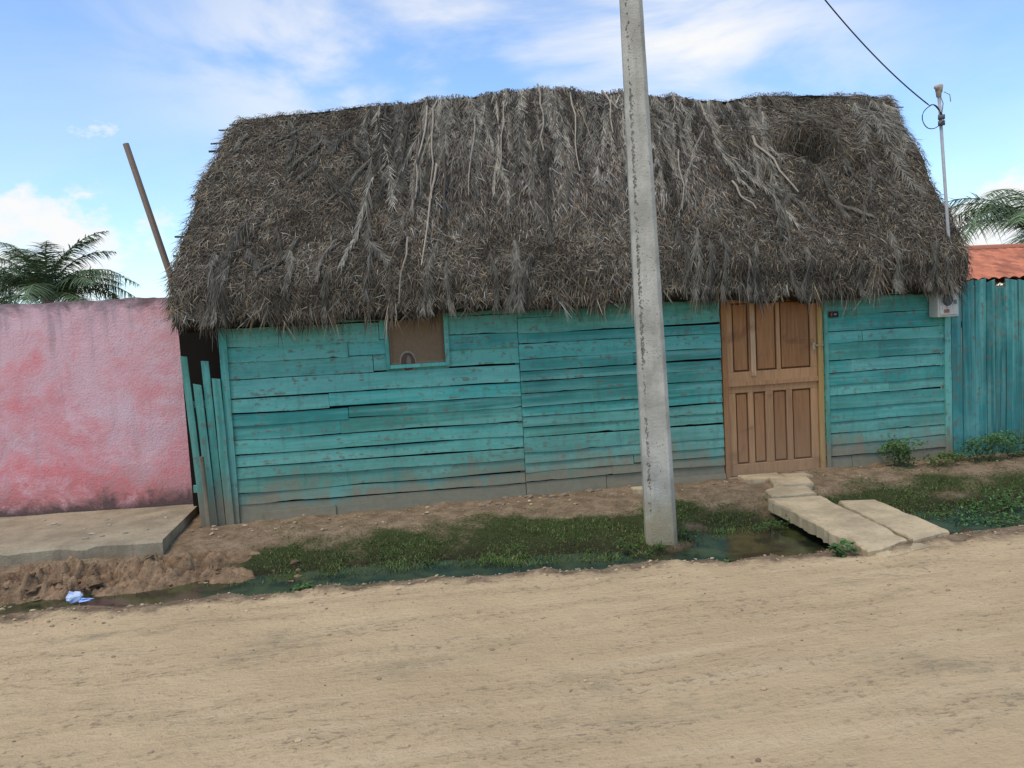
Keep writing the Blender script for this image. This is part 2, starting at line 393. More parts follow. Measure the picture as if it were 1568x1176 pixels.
# ------------------------------------------------------------ HOUSE
house=empty('thatched_house')
TE=[(.085,.34,.275),(.07,.31,.25),(.11,.40,.32),(.065,.27,.215),(.065,.33,.275),(.12,.37,.29),(.08,.29,.22),(.14,.42,.34)]
def tc(): 
    c=random.choice(TE); k=random.uniform(.80,1.12); return tuple(x*k for x in c)
mb=MB()
def rows(x0,x1,h,z0,ztop,tilt,seed,yy=0,hole=None,splits=(),jx=.0):
    z=z0;i=0
    while z<ztop:
        hh=h*random.uniform(.72,1.25); gap=random.choice([.002,.003,.004,.006,.010,.014])
        xs_=[x0]+[s+random.uniform(-.3,.3) for s in splits if random.random()<.4]+[x1]
        for a,b in zip(xs_[:-1],xs_[1:]):
            segs=[(a,b)]
            if hole and z+hh*.5>hole[2]:
                segs=[(a,min(b,hole[0])),(max(a,hole[1]),b)]
            for p,q in segs:
                if q-p>.03:
                    mb.hboard(p+random.uniform(0,.004),q-random.uniform(0,.004),z+gap,z+hh,yy+random.uniform(-.004,.004),.022,tc(),seed+i+p,tilt+random.uniform(-.005,.005),chip=random.choice([0,0,.02,.04,.07]))
        z+=hh;i+=1
rows(.09,3.215,.165,-.02,2.42,-.010,1,hole=(1.775,2.40,1.50),splits=(1.4,))
rows(3.218,5.615,.150,-.02,2.42,-.004,40,splits=(4.3,))
rows(6.905,8.53,.172,-.03,2.42,.001,80,splits=(7.55,))
mb.hboard(.35,1.1,-.02,.09,-.03,.02,(.10,.13,.10),3,.01); mb.hboard(4.9,5.6,-.01,.06,-.05,.02,(.15,.14,.11),5,0)
mb.hboard(1.74,2.43,1.25,1.55,.03,.02,tc(),9,0)
mb.vboard(3.216,.09,-.05,2.4,.028,.02,(.06,.26,.21),13)
mb.build('wall_boards',M_teal,house,.002)
mb=MB()
mb.vboard(.055,.075,-.02,2.4,-.035,.05,tc(),3,.004)
mb.vboard(8.565,.085,-.02,2.4,-.035,.06,tc(),4,0)
mb.vboard(6.935,.05,-.02,2.35,-.045,.02,(.09,.28,.20),5,0)
mb.build('corner_posts',M_tealv,house,.003)
mb=MB()
mb.box(1.745,1.785,-.035,.05,1.53,2.3,tc()); mb.box(2.39,2.44,-.035,.05,1.53,2.3,tc()); mb.box(1.7855,2.3895,-.033,.05,1.535,1.575,tc())
mb.build('window_frame',M_tealv,house,.003)
mb=MB(); mb.box(1.787,2.388,.020,.06,1.576,2.3,(.20,.13,.07)); 
mb.box(1.787,2.388,.006,.0195,1.576,1.60,(.24,.16,.09)); mb.box(1.787,1.81,.006,.0195,1.601,2.3,(.23,.15,.085)); mb.box(2.365,2.388,.006,.0195,1.601,2.3,(.17,.11,.06))
mb.blob(1.98,.015,1.60,.095,.010,.12,(.30,.22,.15),1,.03,18,9); mb.blob(1.98,.006,1.60,.075,.008,.10,(.09,.055,.035),1,.06,16,9); mb.blob(1.99,.001,1.61,.03,.006,.06,(.2,.14,.10),1,.1,10,6)
mb.build('window_shutter',M_plain,house,.002,)
mb=MB()
mb.box(.1,8.53,.07,.11,-.05,2.35); mb.box(.1,.14,.115,3.8,-.05,2.35); mb.box(8.49,8.53,.115,3.8,-.05,2.35); mb.box(.145,8.485,3.76,3.8,-.05,2.35)
mb.box(-.50,.095,.56,.60,-.05,2.5)  # added dark sheet, not a house wall: shaded gap behind the pickets
for gxp in (.12,8.5):
    mb.add([(gxp,.12,2.355),(gxp,3.75,2.355),(gxp,1.9,4.4),(gxp+.03,.12,2.355),(gxp+.03,3.75,2.355),(gxp+.03,1.9,4.4)],[(0,1,2),(5,4,3),(0,2,5,3),(1,4,5,2),(0,3,4,1)])
mb.build('walls_and_dark_infill',M_dark,house)
# door
mb=MB(); B=(.34,.155,.06); B2=(.43,.225,.10); B3=(.13,.055,.025)
def dcol(c): k=random.uniform(.82,1.12); return tuple(x*k for x in c)
x0,x1=5.69,6.84
mb.box(x0,x1,.035,.06,.0,2.12,B3)
mb.box(5.625,5.688,-.02,.06,-.03,2.2,dcol(B)); mb.box(6.842,6.905,-.018,.06,-.03,2.2,(.44,.27,.09))
def leaf(z0,z1,stiles,y=.008):
    mb.box(x0+.004,x1-.004,y,.0345,z0,z0+.14,dcol(B2)); mb.box(x0+.004,x1-.004,y,.0345,z1-.09,z1,dcol(B2))
    for s,w in stiles: mb.box(s,s+w,y+.001,.034,z0+.1405,z1-.0905,dcol(B2))
    for (s,w),(s2,w2) in zip(stiles[:-1],stiles[1:]):
        mb.box(s+w+.018,s2-.018,y+.010,.034,z0+.16,z1-.11,dcol(B))
leaf(.0,1.08,[(x0+.004,.09),(5.94,.07),(6.16,.10),(6.43,.075),(x1-.094,.09)])
leaf(1.10,2.14,[(x0+.004,.075),(5.97,.09),(6.32,.05),(x1-.084,.08)],.006)
mb.box(5.985,6.045,-.012,.0055,1.18,2.14,(.52,.32,.17)); mb.box(x0,x1,-.012,.0045,1.07,1.125,dcol(B2))
mb.box(5.64,6.9,-.06,.06,-.08,-.004,(.28,.24,.18))
mb.build('door',M_door,house,.004)
mb=MB(); mb.tube([(6.80,-.012,1.50),(6.80,-.04,1.50)],.010,8,(.3,.25,.15)); mb.box(6.79,6.90,-.042,-.034,1.492,1.508,(.35,.28,.15)); mb.box(6.77,6.80,-.02,-.0125,1.45,1.53,(.4,.33,.2))
mb.build('door_latch',M_plain,house,.002)
mb=MB(); mb.box(6.98,7.10,-.045,-.036,1.82,1.89,(.02,.02,.02)); mb.box(6.995,7.015,-.048,-.0455,1.835,1.875,(.4,.05,.03)); mb.box(7.04,7.07,-.048,-.0455,1.845,1.865,(.35,.3,.3))
mb.build('number_plate',M_plain,house,.001)

# ---- thatch roof
rz_u=[0,.08,.21,.43,.6,.7,.9,1]; rz_z=[4.70,4.78,4.87,5.02,4.95,4.90,4.95,4.92]
def roof(u,v,micro=True):
    u=np.asarray(u,float);v=np.asarray(v,float)
    xe=-.34+9.0*u; xr=.12+9.03*u
    x=xe+(xr-xe)*v - .12*np.sin(np.pi*v)*(1-sst(0,.1,u)) - .05*np.sin(np.pi*v)*sst(.9,1,u)
    x=x+(1-sst(0,.05,u))*.05*fbm(v*9,0*u,79)
    ye=-.36+.03*fbm(u*9,u*0,81); y=ye+(1.9-ye)*v
    zr=np.interp(u,rz_u,rz_z)+.04*fbm(u*22,u*0,82); ze=2.265+.06*fbm(u*10,u*0,83)
    z=ze+(zr-ze)*v
    b=.10*np.sin(np.pi*v)+ .05*np.sin(np.pi*np.clip(v*5,0,1)/1)*(v<.2)
    b=b-.13*(1-sst(0,.07,v))
    if micro: b=b+.09*fbm(u*9*1.4,v*3.6*1.2,84,3)+.06*fbm(u*9*4,v*3.6*2.2,85,3)
    vl=.64+.16*fbm(u*9,u*0+2,86,3)+.05*(u-.7)
    mu=sst(.68,.76,u)*sst(.96,.88,u)*np.clip(.8+1.3*fbm(u*16,v*2,88,2),0,1)
    b=b+mu*.21*sst(vl-.03,vl+.02,v)*np.exp(-np.clip(v-vl,0,1)/.10) - mu*.11*np.exp(-((v-vl+.06)/.05)**2)
    ny_,nz_=-.77,.64
    return np.stack([x,y+b*ny_,z+b*nz_],-1)
nu,nv=300,90
U,Vv=np.meshgrid(np.linspace(0,1,nu),np.linspace(0,1,nv)); Pf=roof(U,Vv)
Pu=Pf+np.array([0,.14,-.12]); 
Pb=roof(U,Vv,False).copy(); Pb[...,1]=3.8-Pb[...,1]
idg=np.arange(nu*nv).reshape(nv,nu)
def gf(o,flip=False):
    a=np.stack([idg[:-1,:-1],idg[:-1,1:],idg[1:,1:],idg[1:,:-1]],-1).reshape(-1,4)+o
    return a[:,::-1] if flip else a
n0=nu*nv
rim=[]
for a,b in ((idg[0,:-1],idg[0,1:]),): rim.append(np.stack([a,a+n0,b+n0,b],-1))
for col_ in (0,-1): a,b=idg[:-1,col_],idg[1:,col_]; rim.append(np.stack([a,b,b+n0,a+n0],-1))
FF=np.concatenate([gf(0),gf(n0,True),gf(2*n0,True)]+rim)
VV=np.concatenate([Pf.reshape(-1,3),Pu.reshape(-1,3),Pb.reshape(-1,3)])
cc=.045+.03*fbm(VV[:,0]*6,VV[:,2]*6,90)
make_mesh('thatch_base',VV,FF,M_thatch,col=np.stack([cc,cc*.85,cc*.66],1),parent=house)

def frame(u,v):
    P=roof(u,v); du=roof(u+.004,v)-P; dv=P-roof(u,np.maximum(v-.02,-.12)) 
    nn_=np.cross(du,dv); nn_/=np.linalg.norm(nn_,axis=-1,keepdims=True)
    dn=-dv/np.linalg.norm(dv,axis=-1,keepdims=True); sd=du/np.linalg.norm(du,axis=-1,keepdims=True)
    return P,dn,sd,nn_
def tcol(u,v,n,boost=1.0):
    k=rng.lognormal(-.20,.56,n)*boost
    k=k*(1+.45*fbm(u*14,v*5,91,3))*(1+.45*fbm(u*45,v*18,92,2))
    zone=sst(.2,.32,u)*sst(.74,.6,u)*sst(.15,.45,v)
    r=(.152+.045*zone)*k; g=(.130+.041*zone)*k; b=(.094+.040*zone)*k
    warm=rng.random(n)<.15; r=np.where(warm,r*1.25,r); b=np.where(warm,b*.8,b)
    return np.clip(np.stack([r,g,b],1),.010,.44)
parts=[]
n=120000
u=rng.uniform(-.004,1.004,n); v=rng.uniform(-.0,1.02,n)
P,dn,sd,nr=frame(u,v)
zone=sst(.2,.32,u)*sst(.75,.62,u)*sst(.15,.4,v)
ja=rng.normal(0,1,n)*(.75-.45*zone)+.35*fbm(u*20,v*7,96,2); lift=rng.normal(.07,.17,n)
D=dn*np.cos(ja)[:,None]+sd*np.sin(ja)[:,None]+nr*lift[:,None]
L=rng.uniform(.05,.14,n)*(1+1.5*zone*rng.random(n)); W=rng.uniform(.0035,.009,n)*(1+.35*zone)
tw=rng.normal(0,.7,n); Nv=nr+sd*tw[:,None]
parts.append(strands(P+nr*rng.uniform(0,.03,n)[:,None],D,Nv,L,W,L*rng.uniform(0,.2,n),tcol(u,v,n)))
# eave fringe
n=8000; u=rng.uniform(0,1,n); v=rng.uniform(-.012,.05,n); P,dn,sd,nr=frame(u,v)
ja=rng.normal(0,.5,n)
D=np.stack([np.sin(ja),rng.normal(-.05,.15,n),-np.cos(ja)],1)
clump=np.clip(1+1.8*fbm(u*60,u*0,95,3),.2,2.6)
L=rng.uniform(.04,.13,n)*clump
P=P+np.stack([np.zeros(n),rng.uniform(-.02,.14,n),rng.uniform(-.05,.02,n)],1)
parts.append(strands(P,D,np.stack([rng.normal(0,.7,n),-np.ones(n),np.zeros(n)],1),L,rng.uniform(.006,.015,n),0,tcol(u,v,n,.9)))
for i in range(85):
    uc=random.random(); m=24; u=np.clip(rng.normal(uc,.003,m),0,1); v=rng.uniform(0,.04,m); P,dn,sd,nr=frame(u,v); ja=rng.normal(random.gauss(0,.3),.22,m)
    D=np.stack([np.sin(ja),rng.normal(-.08,.1,m),-np.cos(ja)],1); q=random.choice([.5,.8,1.1,1.3]); LL=random.choice([.7,1,1,1.3,1.65])
    parts.append(strands(P,D,np.stack([rng.normal(0,.7,m),-np.ones(m),np.zeros(m)],1),rng.uniform(.12,.25,m)*LL,rng.uniform(.008,.018,m),0,tcol(u,v,m,q)))
for side in (0,1):
    n=3800; u=np.full(n,float(side))+ (rng.uniform(-.002,.012,n) if side==0 else rng.uniform(-.012,.002,n)); v=rng.uniform(0,1,n); P,dn,sd,nr=frame(np.clip(u,0,.996),v)
    s=-1 if side==0 else 1
    D=dn*rng.uniform(.3,1.2,n)[:,None]+sd*(s*rng.uniform(.0,.7,n))[:,None]-nr*rng.uniform(0,.35,n)[:,None]
    P=P-nr*rng.uniform(0,.2,n)[:,None]
    cl=np.clip(1+1.2*fbm(v*40,u*0+side,97,2),.3,2.2)
    parts.append(strands(P,D,nr+sd*rng.normal(0,.7,n)[:,None],rng.uniform(.05,.16,n)*cl,rng.uniform(.006,.014,n),.02,tcol(u,v,n)))
n=2600; u=rng.uniform(0.01,.985,n); v=np.full(n,.99); P,dn,sd,nr=frame(u,v); ja=rng.normal(0,.8,n)
D=np.stack([np.sin(ja)*1.0,rng.normal(-.3,.5,n),rng.uniform(-.35,.28,n)],1)
parts.append(strands(P+np.stack([0*u,rng.uniform(0,.15,n),rng.uniform(-.03,.02,n)],1),D,nr+sd*rng.normal(0,.7,n)[:,None],rng.uniform(.05,.16,n),rng.uniform(.006,.013,n),.03,tcol(u,v,n,.8)))
n=5000; u=rng.uniform(.70,.95,n); v=.64+.16*fbm(u*9,u*0+2,86,3)+.05*(u-.7)+rng.normal(.02,.03,n); P,dn,sd,nr=frame(u,v)
ja=rng.normal(0,.9,n); D=dn*np.cos(ja)[:,None]+sd*np.sin(ja)[:,None]+nr*rng.normal(.2,.3,n)[:,None]
parts.append(strands(P+nr*.02,D,nr+sd*rng.normal(0,.7,n)[:,None],rng.uniform(.06,.24,n),rng.uniform(.005,.014,n),.05,tcol(u,v,n,.9)))
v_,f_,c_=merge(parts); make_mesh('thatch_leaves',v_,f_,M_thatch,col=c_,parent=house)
parts=[]; ribs=MB()
def frondroof(u0,v0,length,ang,spread,ll,bright,n=46,rib=True,wmul=1,vmin=0.0):
    t=np.linspace(0,1,n); uu=u0+np.sin(ang)*length*t/9.0+.003*np.sin(t*5+u0*50); vv=v0-np.cos(ang)*length*t/3.55
    ok=(vv>vmin)&(vv<1.0)&(uu>0)&(uu<.99); t=t[ok];uu=uu[ok];vv=vv[ok]
    if len(t)<6: return
    P,dn,sd,nr=frame(uu,vv); P=P+nr*.045
    pts=[tuple(p) for p in P[::4]]
    if rib and len(pts)>2:
        k=bright*random.uniform(.6,1.15); ribs.tube(pts,[.011*(1-.6*i/len(pts)) for i in range(len(pts))],5,(.24*k,.21*k,.15*k))
    for s in (-1,1):
        for rep in range(2):
            m=len(t); a=ang+s*spread*rng.uniform(.5,1.25,m)
            D=dn*np.cos(a)[:,None]+sd*np.sin(a)[:,None]+nr*rng.normal(.03,.12,m)[:,None]
            k=rng.uniform(.5,1.3,m)*bright; C=np.stack([.222*k,.200*k,.155*k],1)
            parts.append(strands(P+sd*rng.normal(0,.008,m)[:,None],D,nr+sd*rng.normal(0,.6,m)[:,None],ll*rng.uniform(.6,1.2,m)*(1-.45*t),rng.uniform(.006,.013,m)*wmul,.01,C,3))
for i in range(150):
    u0=random.uniform(.18,.78); v0=random.choice([1.0,.99,.97,.93,random.uniform(.45,1)])
    frondroof(u0,v0,random.uniform(.7,2.1),random.gauss(0,.12),random.uniform(.15,.45),random.uniform(.12,.3),random.choice([.3,.45,.6,.8,1.0,1.25,1.55])*random.uniform(.85,1.1))
for i in range(40):
    u0=random.choice([random.uniform(.02,.22),random.uniform(.72,.97)]); v0=random.uniform(.2,1)
    frondroof(u0,v0,random.uniform(.3,.9),random.gauss(0,.40),random.uniform(.2,.5),random.uniform(.1,.2),random.uniform(.35,.85))
for i in range(12):
    frondroof(random.uniform(.925,.985),random.uniform(.7,1.0),random.uniform(.6,1.3),random.gauss(.05,.15),.6,.26,random.uniform(.8,1.4))
# frond ends drooping over the eave
for i in range(34):
    frondroof(random.uniform(.02,.97),random.uniform(.06,.24),random.uniform(.5,1.1),random.gauss(0,.18),.3,.15,random.uniform(.35,.9),vmin=-.035)
frondroof(.70,.62,1.5,.42,.35,.22,1.5); frondroof(.445,1,1.6,0,.35,.22,1.3); frondroof(.68,.7,1.1,.25,.25,.2,1.5); frondroof(.395,.97,1.5,.03,.45,.3,1.2)
v_,f_,c_=merge(parts); make_mesh('thatch_fronds',v_,f_,M_thatch,col=c_,parent=house)
def stem(u0,v0,u1,v1,r,c,off=.08):
    t=np.linspace(0,1,7); P,dn,sd,nr=frame(u0+(u1-u0)*t,np.clip(v0+(v1-v0)*t,0,1)); P=P+nr*off
    P[:,0]+=.01*np.sin(t*6)
    ribs.tube([tuple(p) for p in P],[r*(1-.5*k) for k in t],6,c)
for a in [(.268,.93,.262,.42,.015),(.276,.90,.283,.38,.013),(.258,.85,.262,.30,.012),(.297,.6,.297,.27,.022),(.285,.55,.275,.1,.014),(.245,.95,.24,.55,.012),(.43,1,.43,.6,.015),(.475,.95,.478,.5,.012),
          (.335,.8,.33,.4,.011),(.74,.72,.78,.38,.018),(.69,.45,.71,.28,.014),(.53,1,.535,.7,.014),(.38,.9,.37,.5,.011),(.49,.85,.50,.6,.012),(.25,.3,.235,.02,.011),(.58,.95,.59,.55,.012),(.62,.6,.61,.3,.012),
          (.255,.22,.25,-.0,.012),(.41,.7,.415,.35,.011),(.455,.6,.46,.2,.011),(.56,.5,.555,.15,.010)]:
    k=random.choice([.35,.5,.9,1.3,1.5]); stem(*a,(.22*k,.185*k,.135*k))
for i,v in enumerate([.99,.965,.92,.86,.81,.74,.69,.6,.56,.48,.41,.34,.24]):
    v+=random.uniform(-.015,.015); P,dn,sd,nr=frame(np.array([.002]),np.array([v])); p=P[0]-nr[0]*.05
    l=random.uniform(.02,.15)*(1.4 if v>.8 else 1); ribs.tube([tuple(p+np.array([.3,0,0])),tuple(p+np.array([-l,random.uniform(-.02,.02),random.uniform(-.07,.03)]))],[.022,random.uniform(.007,.015)],6,(.08,.07,.05))
for i in range(7):
    P,dn,sd,nr=frame(np.array([.99]),np.array([1-.03*i])); p=P[0]-nr[0]*.05; l=random.uniform(.12,.30) if i<3 else random.uniform(.03,.1)
    ribs.tube([tuple(p-np.array([.4,0,0])),tuple(p+np.array([l,0,random.uniform(-.02,.03)]))],[.016,.009],5,(.16,.14,.10))
for i in range(42):
    u=random.choice([random.uniform(.02,.98),random.gauss(.40,.04),random.gauss(.9,.02)]); u=min(max(u,.01),.97)
    P,dn,sd,nr=frame(np.array([u]),np.array([.985])); p=P[0]; a=random.gauss(0,.7)
    l=random.uniform(.04,.10); ribs.tube([tuple(p+np.array([0,.06,-.06])),tuple(p+np.array([l*math.sin(a),.03,l*math.cos(a)*.8+.01]))],[.013,.008],5,(.07,.06,.045))
ribs.build('thatch_stems',M_thatch,house)

# ------------------------------------------------------------ side fences
mb=MB()
for x,w,zt,ln,y in [(-.285,.07,1.80,-.035,-.02),(-.19,.085,1.50,-.03,-.03),(-.115,.08,1.74,-.02,-.008),(-.02,.085,1.55,-.015,-.045)]:
    mb.vboard(x+.02,w,-.08,zt,y-.02,.02,tuple(q*.8 for q in tc()),x*31,ln,0,random.uniform(-.02,.02))
mb.box(-.36,.04,.012,.045,.35,.43,tc()); mb.box(-.36,.04,.012,.045,1.25,1.32,tc())
mb.tube([(-.20,-.12,-.1),(-.22,-.12,.75)],[.03,.022],7,(.16,.11,.07))
mb.build('picket_fence',M_tealv,None,.003)
mb=MB(); x=8.63;i=0
while x<13.5:
    w=random.uniform(.11,.17); z1=2.12+random.uniform(-.07,.06); k=random.uniform(.65,1.02); c=(.05*k,.24*k,.22*k)
    mb.vboard(x+w/2,w,-.05,z1,-.02+random.uniform(-.008,.008),.022,c,x*7.7,random.uniform(-.006,.006),0,random.uniform(-.03,.03)); x+=w+random.uniform(.004,.014);i+=1
mb.box(8.62,13.5,.03,.08,.5,.58,(.1,.1,.08)); mb.box(8.62,13.5,.03,.08,1.6,1.68,(.1,.1,.08))
mb.build('board_fence',m_paintwood('fence_paint',True,False),None,.003)

# pink wall
nxw,nzw=220,40; vs=[];fs=[]
pts=[]
for j in range(nzw+1):
    for i in range(nxw+1):
        tt=i/nxw; x=-9+8.5*tt; y=.70+.095*(-.5-x); z=-.1+2.57*j/nzw
        if j==nzw: z+=.018*float(fbm(x*4,3,101))+.012*float(fbm(x*17,3,102))
        y+= .008*float(fbm(x*2.5,z*2.5,103))
        pts.append((x,y,z))
nn0=len(pts); back=[(p[0]+.01,p[1]+.16,p[2]) for p in pts]
W_=nxw+1
for j in range(nzw):
    for i in range(nxw):
        a=j*W_+i; fs.append((a,a+1,a+1+W_,a+W_)); fs.append((a+nn0,a+W_+nn0,a+1+W_+nn0,a+1+nn0))
for i in range(nxw): a=nzw*W_+i; fs.append((a,a+1,a+1+nn0,a+nn0))
for j in range(nzw): a=j*W_+nxw; fs.append((a,a+nn0,a+W_+nn0,a+W_)); 
make_mesh('pink_wall',pts+back,fs,M_pink)
# terrace
mb=MB(); n=110; vs=[];fs=[]
for i in range(n+1):
    x=-9+8.54*i/n; yf=-.80-.13*(x+1.93)/1.47+.04*float(fbm(x*4,0,105)); yf=max(yf,-1.02)
    ch=.04*max(0,float(fbm(x*6,4,107)))
    for y,z in ((yf,-.15),(yf,.075-ch),(yf+.025+ch,.097),(.67+.095*(-.5-x)+.01,.10),(.67+.095*(-.5-x)+.01,-.15)): vs.append((x,y,z+.008*float(fbm(x*3,y,106))))
for i in range(n):
    a=i*5
    for k in range(4): fs.append((a+k,a+5+k,a+6+k,a+1+k)[::-1])
fs.append((n*5,n*5+1,n*5+2,n*5+3,n*5+4)); mb.add(vs,fs); mb.build('concrete_terrace',M_terr,None,0)
mb=MB()
for i in range(60):
    x=random.uniform(-3.5,-.6); y=random.uniform(-.75,.5); r=random.choice([.006,.008,.012,.02])*random.uniform(.7,1.2); q=random.uniform(.6,1.1)
    mb.blob(x,y,.10+r*.25,r*1.4,r,r*.5,(.40*q,.34*q,.25*q),i,.25,7,5)
mb.build('rubble',M_plain)

mb=MB(); mb.tube([(-.12,1.45,0),(-.40,1.48,1.3),(-.72,1.5,2.62),(-.93,1.5,3.5),(-1.13,1.5,4.34)],[.045,.042,.04,.038,.036],9,(.25,.18,.12)); mb.build('wooden_pole',M_plain)

# ------------------------------------------------------------ utility pole
up=empty('utility_pole'); vs=[];fs=[]
PX=4.095
ns=60; R=Matrix.Rotation(math.radians(-14),3,'Z')
for i in range(ns+1):
    z=-.4+8.0*i/ns; hx=.140-.0095*z; hy=.115-.007*z; ch=.035
    sec=[(-hx+ch,-hy),(hx-ch,-hy),(hx,-hy+ch),(hx,hy-ch),(hx-ch,hy),(-hx+ch,hy),(-hx,hy-ch),(-hx,-hy+ch)]
    for q in sec:
        p=R@Vector((q[0],q[1],0)); vs.append((PX+p.x-.015*z+random.uniform(-.002,.002),-1.95+p.y,z))
for i in range(ns):
    for k in range(8): fs.append((i*8+k,i*8+(k+1)%8,(i+1)*8+(k+1)%8,(i+1)*8+k))
fs.append(tuple(range(ns*8,ns*8+8)))
make_mesh('shaft',vs,fs,M_pole,parent=up,bevel=.006)
mb=MB()
for i in range(1200):
    z=random.uniform(1.3,6.0) if i%5 else random.uniform(.2,2.0)
    if float(fbm(z*2.5,0,130))<-.1 and random.random()<.8: continue
    hx=.140-.0095*z; hy=.115-.007*z
    dx=random.triangular(0,.03,.006) if random.random()<.85 else random.uniform(.03,.17)
    q=R@Vector((-hx+.035+dx,-hy-.0004,0)); r=random.uniform(.002,.007)*(1 if dx<.03 else .55); k=random.uniform(.5,1.3)
    mb.box(PX-.015*z+q.x-r,PX-.015*z+q.x+r,-1.95+q.y-.001,-1.95+q.y+.003,z-r*random.uniform(.5,2.8),z+r,(.19*k,.17*k,.13*k),rz=math.radians(-14),ry=random.uniform(-.6,.6),jit=.001)
mb.build('cast_marks',M_plain,up)
mb=MB(); mb.box(3.3,4.6,-2.12,-2.03,7.1,7.2,(.4,.38,.33)); 
for xx in (3.4,3.7,4.4): mb.tube([(xx,-2.08,7.2),(xx,-2.08,7.28),(xx,-2.08,7.3),(xx,-2.08,7.36)],[.02,.02,.045,.03],10,(.35,.2,.15))
mb.build('crossarm',M_plain,up,.005)
mb=MB(); A=Vector((4.0,-2.1,7.1)); Bp=Vector((8.27,-.12,4.27)); pts=[]
for i in range(41):
    t=i/40; p=A.lerp(Bp,t); p.z-=4*.36*t*(1-t); pts.append(p)
mb.tube(pts,.0075,6,(.02,.02,.03)); 
cc0=Vector((8.31,-.14,4.12)); lp=[Bp]
for i in range(30):
    a=math.radians(110-430*i/29); r=.135*(1+.05*math.sin(i)); lp.append(cc0+Vector((r*math.cos(a),.02*math.sin(a*2)-.01*i/29,r*math.sin(a)*1.0)))
lp.append(Vector((8.45,-.12,4.10)))
mb.tube(lp,.0055,6,(.02,.02,.025)); mb.build('power_cable',M_plain)
mast=empty('service_mast'); mb=MB()
mb.tube([(8.60,-.10,1.9),(8.54,-.10,2.6),(8.43,-.10,4.40)],.019,10,(.36,.36,.34)); 
mb.tube([(8.43,-.10,4.36),(8.428,-.10,4.42),(8.40,-.12,4.47),(8.36,-.14,4.46)],[.028,.035,.035,.025],10,(.42,.36,.28))
mb.tube([(8.43,-.10,4.42),(8.46,-.10,4.50)],[.04,.025],8,(.4,.30,.2))
mb.tube([(8.43,-.11,4.40),(8.47,-.12,4.28),(8.44,-.12,4.10)],.006,6,(.3,.3,.3))
mb.tube([(8.50,-.10,4.42),(8.56,-.12,4.38),(8.57,-.12,4.30)],.005,6,(.3,.3,.3))
for z in (4.05,4.12): mb.tube([(8.415,-.10,z),(8.475,-.14,z)],.03,8,(.12,.12,.12))
mb.build('mast_tube',M_plain,mast,0,True)
mb=MB(); mb.box(8.30,8.58,-.20,-.04,1.75,2.10,(.48,.45,.37)); mb.box(8.325,8.555,-.212,-.2005,1.775,2.075,(.52,.49,.41)); mb.box(8.29,8.59,-.215,-.035,2.1015,2.115,(.45,.43,.37))
mb.build('meter_box',M_plain,mast,.006)
mb=MB(); mb.tube([(8.42,-.213,1.95),(8.42,-.232,1.95)],[.07,.06],20,(.08,.085,.085)); mb.box(8.37,8.44,-.219,-.2125,1.80,1.84,(.3,.12,.08)); mb.box(8.50,8.54,-.219,-.2125,1.9,1.95,(.15,.15,.15))
mb.build('meter_dial',M_plain,mast)

# ------------------------------------------------------------ footbridge
def slab(mb,poly,z,th,c=(1,1,1),slope=0,rag=.012):
    P=[]
    for j,(a,b) in enumerate(zip(poly,poly[1:]+poly[:1])):
        L=math.hypot(b[0]-a[0],b[1]-a[1]); m=max(3,int(L/.05)); nxn,nyn=(b[1]-a[1])/L,-(b[0]-a[0])/L
        for k in range(m):
            t=k/m; x=a[0]+(b[0]-a[0])*t; y=a[1]+(b[1]-a[1])*t; o=.030*float(fbm(x*4+j,y*4,140,3))+random.uniform(-rag,rag)*.35
            P.append((x+nxn*o,y+nyn*o))
    n=len(P); cx=sum(p[0] for p in P)/n; cy=sum(p[1] for p in P)/n
    zt=[z+slope*(p[1]-P[0][1])+.006*float(fbm(p[0]*5,p[1]*5,141)) for p in P]
    ins=[(cx+(p[0]-cx)*(1-.04),cy+(p[1]-cy)*(1-.02)) for p in P]
    ch=[.012+.03*max(0,float(fbm(p[0]*7,p[1]*7,142))) for p in P]
    vs=[(p[0]+random.uniform(-.008,.008),p[1]+random.uniform(-.008,.008),q-th+random.uniform(-.012,.012)) for p,q in zip(P,zt)]+[(p[0],p[1],q-h) for p,q,h in zip(P,zt,ch)]+[(p[0],p[1],q) for p,q in zip(ins,zt)]
    fs=[tuple(range(n-1,-1,-1)),tuple(range(2*n,3*n))]+[(o+i,o+(i+1)%n,o+n+(i+1)%n,o+n+i) for i in range(n) for o in (0,n)]
    mb.add(vs,fs,c)
mb=MB()
slab(mb,[(5.30,-3.28),(5.76,-3.10),(5.98,-1.45),(5.44,-1.38)],.055,.12,slope=.0)
slab(mb,[(5.80,-3.12),(6.22,-3.00),(6.36,-1.78),(6.00,-1.70)],.05,.10)
slab(mb,[(5.40,-3.36),(5.9,-3.24),(5.84,-3.10),(5.36,-3.2)],.02,.06)
slab(mb,[(5.52,-1.30),(6.0,-1.33),(6.1,-.95),(5.75,-.90),(5.6,-1.0)],.05,.09)
slab(mb,[(5.78,-.86),(6.25,-.9),(6.35,-.5),(5.95,-.45)],.055,.08)
slab(mb,[(5.70,-.42),(6.15,-.46),(6.2,-.15),(5.72,-.12)],.04,.08)
slab(mb,[(4.35,-.4),(4.62,-.42),(4.6,-.28),(4.38,-.25)],.05,.08)
slab(mb,[(6.2,-.40),(6.5,-.42),(6.5,-.25),(6.22,-.2)],.03,.06)
mb.build('concrete_footbridge',M_conc,None,0)

